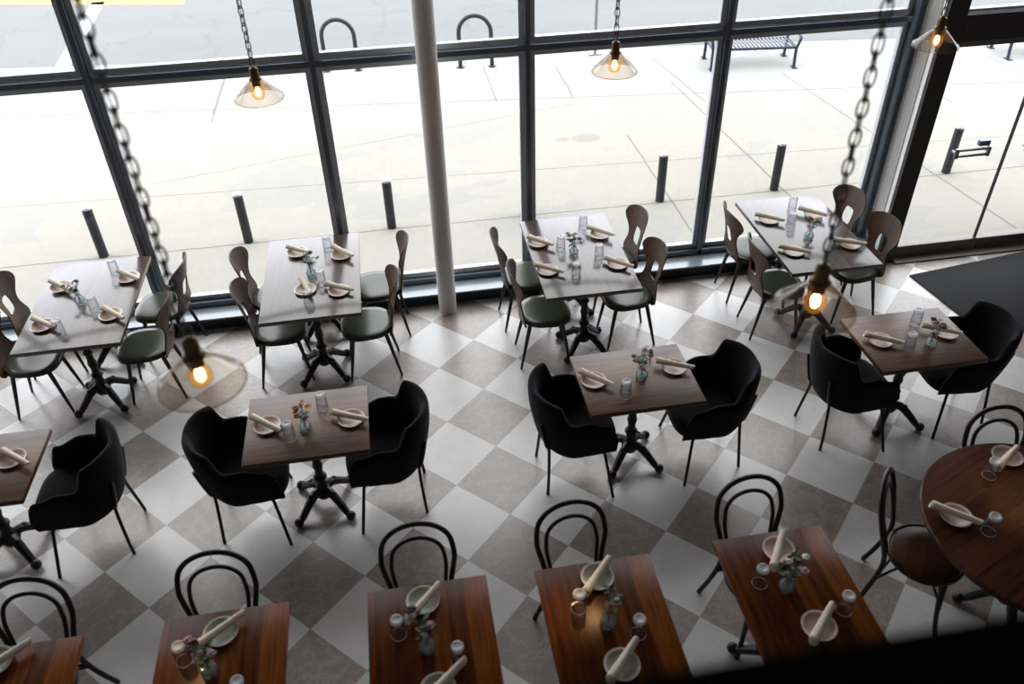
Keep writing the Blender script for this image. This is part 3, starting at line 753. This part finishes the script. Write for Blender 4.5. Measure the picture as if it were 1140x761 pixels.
setting(sn(0, 'h'), (-6, 737), (-10, 741, 20, 722), True); setting(sn(1, 'h'), (246, 703.5), (221, 717, 269, 682), True); setting(sn(2, 'h'), (471, 668.5), (452.5, 691, 489, 648.5), True); setting(sn(2, 'n'), (488, 768), (489, 763, 508, 743), True)
setting(sn(3, 'h'), (665, 642), (652.5, 658.5, 677.5, 621), True); setting(sn(3, 'n'), (692.5, 740), (682.5, 751, 705, 716), True)
setting(sn(4, 'h'), (867, 611.7), (861.7, 631.7, 871.7, 591.7)); setting(sn(4, 'n'), (911.7, 697), (906, 712, 926, 673))
setting('at the edge of the round table above its side-on chair', (1064, 574), (1039, 561, 1090, 580)); setting('at the window side of the round table', (1121, 508), (1110, 521, 1132.7, 497))
for i, L in {1: [(123, 289, 'at the window end of'), (100, 330, 'in the middle of'), (61, 356, 'at the room end of')], 2: [(362.5, 263, 'at the window end of'), (355.5, 301, 'in the middle of'), (341, 324, 'at the room end of')],
             3: [(624.5, 263, 'nearest the white column on'), (667.5, 272, 'nearest the door on'), (641.7, 292.5, 'at the room end of'), (649.5, 239, 'at the window end of')], 4: [(884.5, 218, 'at the window end of'), (883, 237, 'in the middle of')]}.items():
    for px, py, w in L: glass(px, py, w + ' ' + ws_[i])
for i, L in {2: [(318.7, 471, 'at the room edge of'), (356, 438, 'at the window edge of')], 3: [(697.5, 424, 'at the room edge of'), (720.5, 386.5, 'at the window edge of')], 4: [(1017, 371, 'at the room edge of'), (1024, 344.5, 'at the window edge of')]}.items():
    for px, py, w in L: glass(px, py, w + ' ' + mn(i))
for i, L in {1: [(197.5, 718.5, 'away from the column side of'), (263, 757, 'at the railing end of')], 2: [(441, 689, 'beside the hoop-chair napkin on'), (509, 718.5, 'beside the railing-end napkin on')], 3: [(645, 660, 'beside the hoop-chair napkin on'), (712.5, 688, 'beside the railing-end napkin on')], 4: [(850, 631.7, 'beside the hoop-chair napkin on'), (945.7, 661.7, 'beside the railing-end napkin on')]}.items():
    for px, py, w in L: glass(px, py, w + ' ' + nn(i))
glass(1109, 574, 'beside the napkin near the side-on chair, round table'); glass(1109, 512, 'at the window side of the round table')
vase(90, 337, ws_[1], 1, ['white', 'plum', 'leaf'], 'dark sprigs with pale petals', (-.02, .01), .95)
vase(347, 307, ws_[2], 2, ['leaf', 'plum', 'leaf'], 'dark green leafy sprigs', (0, 0), 1.0, 6)
vase(638.7, 283, ws_[3], 3, ['plum', 'pink', 'plum'], 'plum and pink flower sprigs')
vase(900, 265, ws_[4], 4, ['pink', 'leaf', 'red', 'leaf'], 'dark spiky flower sprigs', (0, 0), 1.1, 6)
vase(340.5, 477, mn(2), 5, ['orange', 'orange', 'leaf', 'pink'], 'orange blossoms with green leaves', (-.01, 0))
vase(714, 420, mn(3), 6, ['red', 'pink', 'leaf', 'red', 'plum'], 'dark red flower sprigs with green leaves', (0, 0), 1.05)
vase(1035.5, 384, mn(4), 7, ['pink', 'white', 'leaf', 'plum'], 'mixed pale flower sprigs', (.01, 0), 1.05)
vase(234, 748, nn(1), 8, ['pink', 'leaf', 'red'], 'dusky pink flower sprigs', (-.03, .03), 1.0, 6)
vase(476, 723, nn(2), 9, ['pink', 'leaf', 'leaf', 'plum'], 'dark green sprigs with a pink bloom', (-.015, .04), 1.05, 6)
vase(677, 695, nn(3), 10, ['leaf', 'leaf', 'leaf'], 'thin dark green sprigs', (.03, .03), 1.0, 5)
vase(875, 655, nn(4), 11, ['white', 'leaf', 'leaf', 'pink'], 'green leaves with tiny cream blossoms', (.02, .02), 1.05, 6)

# ------------------------------------------------------------------ pendants
ZC = HC
def make_pendant(drop):
    """glass cone on a chain; origin at the middle of the cone's rim"""
    t = thing('pendant_lamp', '', 'lamp')
    n = 48; h = .112
    prof = [(.030, h), (.050, h * .86), (.095, h * .46), (.128, h * .14), (.139, .012), (.140, .004), (.1375, 0), (.1355, .004), (.126, h * .14), (.093, h * .46), (.048, h * .86), (.028, h)]
    MB().lathe(prof, n, cap0=False, cap1=False).build('glass_shade', m_cone, t)
    MB().tube([(.1395 * math.cos(2 * PI * k / 56), .1395 * math.sin(2 * PI * k / 56), .001) for k in range(56)], .0021, 6, True).build('shade_rim', m_rim, t)
    MB().lathe([(.020, h - .038), (.024, h - .036), (.024, h - .004), (.036, h - .001), (.037, h + .006), (.030, h + .010), (.0255, h + .014), (.0255, h + .055), (.022, h + .066), (.010, h + .070), (.006, h + .076)], 24).build('socket', m_brass, t)
    b = MB().lathe([(.013, .095), (.015, .086), (.025, .072), (.035, .053), (.0385, .034), (.035, .014), (.024, .000), (.010, -.005), (.002, -.006)], 24, cap0=False).build('bulb', m_bulb, t)
    MB().lathe([(.003, .070), (.008, .062), (.0145, .046), (.0145, .028), (.008, .014), (.002, .009)], 12).build('filament', m_fil, b)
    z = h + .072; mb = MB(); j = 0; P = .046; lw, ll = .0155, .030; r = .0034
    while z < drop:
        c = z + ll - .004; pts = []
        for k in range(16):
            a = 2 * PI * k / 16; x = lw * math.cos(a) * (abs(math.cos(a)) ** -.35 if abs(math.cos(a)) > .05 else 1); y = math.sin(a)
            x = max(-lw, min(lw, x))
            zz = c + ll * y
            pts.append((x, 0, zz) if j % 2 == 0 else (0, x, zz))
        mb.tube(pts, r, 6, True); z += P; j += 1
    mb.build('chain', m_chain, t)
    MB().tube(spline([(.004 * math.sin(q * 2.1), .004 * math.cos(q * 2.1), lerp(h + .07, drop, q / 24)) for q in range(25)], 2), .0022, 5).build('power_cord', m_legdark, t)
    MB().lathe([(.06, drop - .012), (.058, drop - .004), (.055, drop)], 24).build('ceiling_rose', m_brass, t)
    return t
PL = [(-.70, 2.19, 2.545, 'with large shade, hanging above the third middle-row table from mat', 0), (1.355, 2.13, 2.60, 'with large shade, hanging before the window table nearest the door', 1),
      (-.735, 4.84, 2.49, 'before the window pane left of the third window table from door', 2), (1.385, 4.87, 2.47, 'high before the pane above second window table from door', 3), (3.47, 4.83, 2.48, 'before the ribbed strip beside the glass door', 4)]
for x, y, z, w, k in PL:
    near = y < 3
    key = 'near' if near else 'far'
    place((lambda: make_pendant(ZC - 2.575)) if near else (lambda: make_pendant(ZC - 2.48)), (x, y, z), k * 1.3, 'glass cone pendant lamp ' + w, 'glass cone pendants', key)

# entrance mat
a = .135
mt = MB().box((0, 0, .006), (2.4, 1.02, .012), bevel=.003).build('entrance_mat', m_mat)
mt.rotation_euler = (0, 0, a)
c0 = V(4.555, 5.775, .0005); mt.location = c0 + V(1.2 * math.cos(a) + .51 * math.sin(a), 1.2 * math.sin(a) - .51 * math.cos(a), 0)
tag(mt, 'black rectangular entrance mat on the floor inside the glass door', 'mat')

# ------------------------------------------------------------------ light
w = bpy.data.worlds.new('overcast_sky'); bpy.context.scene.world = w; w.use_nodes = True
nt = w.node_tree; nt.nodes.clear()
bg = nt.nodes.new('ShaderNodeBackground'); wo = nt.nodes.new('ShaderNodeOutputWorld'); nt.links.new(bg.outputs[0], wo.inputs[0])
tc = nt.nodes.new('ShaderNodeTexCoord'); sx = nt.nodes.new('ShaderNodeSeparateXYZ'); nt.links.new(tc.outputs['Generated'], sx.inputs[0])
rp = nt.nodes.new('ShaderNodeValToRGB'); nt.links.new(sx.outputs[2], rp.inputs[0])
rp.color_ramp.elements[0].position = 0; rp.color_ramp.elements[0].color = (.86, .88, 1.0, 1)
rp.color_ramp.elements[1].position = .7; rp.color_ramp.elements[1].color = (1, 1, 1, 1)
nt.links.new(rp.outputs[0], bg.inputs[0]); bg.inputs[1].default_value = 5.1
# window portal so the daylight is sampled well
def area(name, loc, rot, sx_, sy_, e, col=(1, 1, 1), portal=False):
    l = bpy.data.lights.new(name, 'AREA'); l.shape = 'RECTANGLE'; l.size = sx_; l.size_y = sy_; l.energy = e; l.color = col
    o = bpy.data.objects.new(name, l); COL.objects.link(o); o.location = loc; o.rotation_euler = rot
    if portal: l.cycles.is_portal = True
    return o
area('daylight_portal', (1.0, 6.6, 2.3), (-PI / 2, 0, 0), 12.6, 4.6, 1, portal=True)
# warm downlights in the ceiling, above and out of the photo
for x, y, px, py, e in ((1.32, 5.3, 624, 682, 620), (-2.75, 5.1, 182, 747, 520), (5.15, 4.5, 1136, 553, 420)):
    tx, ty, _z = at(px, py, TH)
    l = bpy.data.lights.new('downlight', 'SPOT'); l.energy = e; l.color = (1, .60, .25); l.shadow_soft_size = .06; l.spot_size = math.radians(5.5); l.spot_blend = 1.0
    o = bpy.data.objects.new('downlight', l); COL.objects.link(o); o.location = (x, y, 5.0)
    o.rotation_euler = (V(tx, ty, TH) - V(x, y, 5.0)).to_track_quat('-Z', 'Y').to_euler()
sc = bpy.context.scene
sc.view_settings.view_transform = 'Standard'; sc.view_settings.look = 'None'; sc.view_settings.exposure = 0; sc.view_settings.gamma = 1
sc.cycles.max_bounces = 12; sc.cycles.transparent_max_bounces = 24
sc.cycles.sample_clamp_indirect = 6
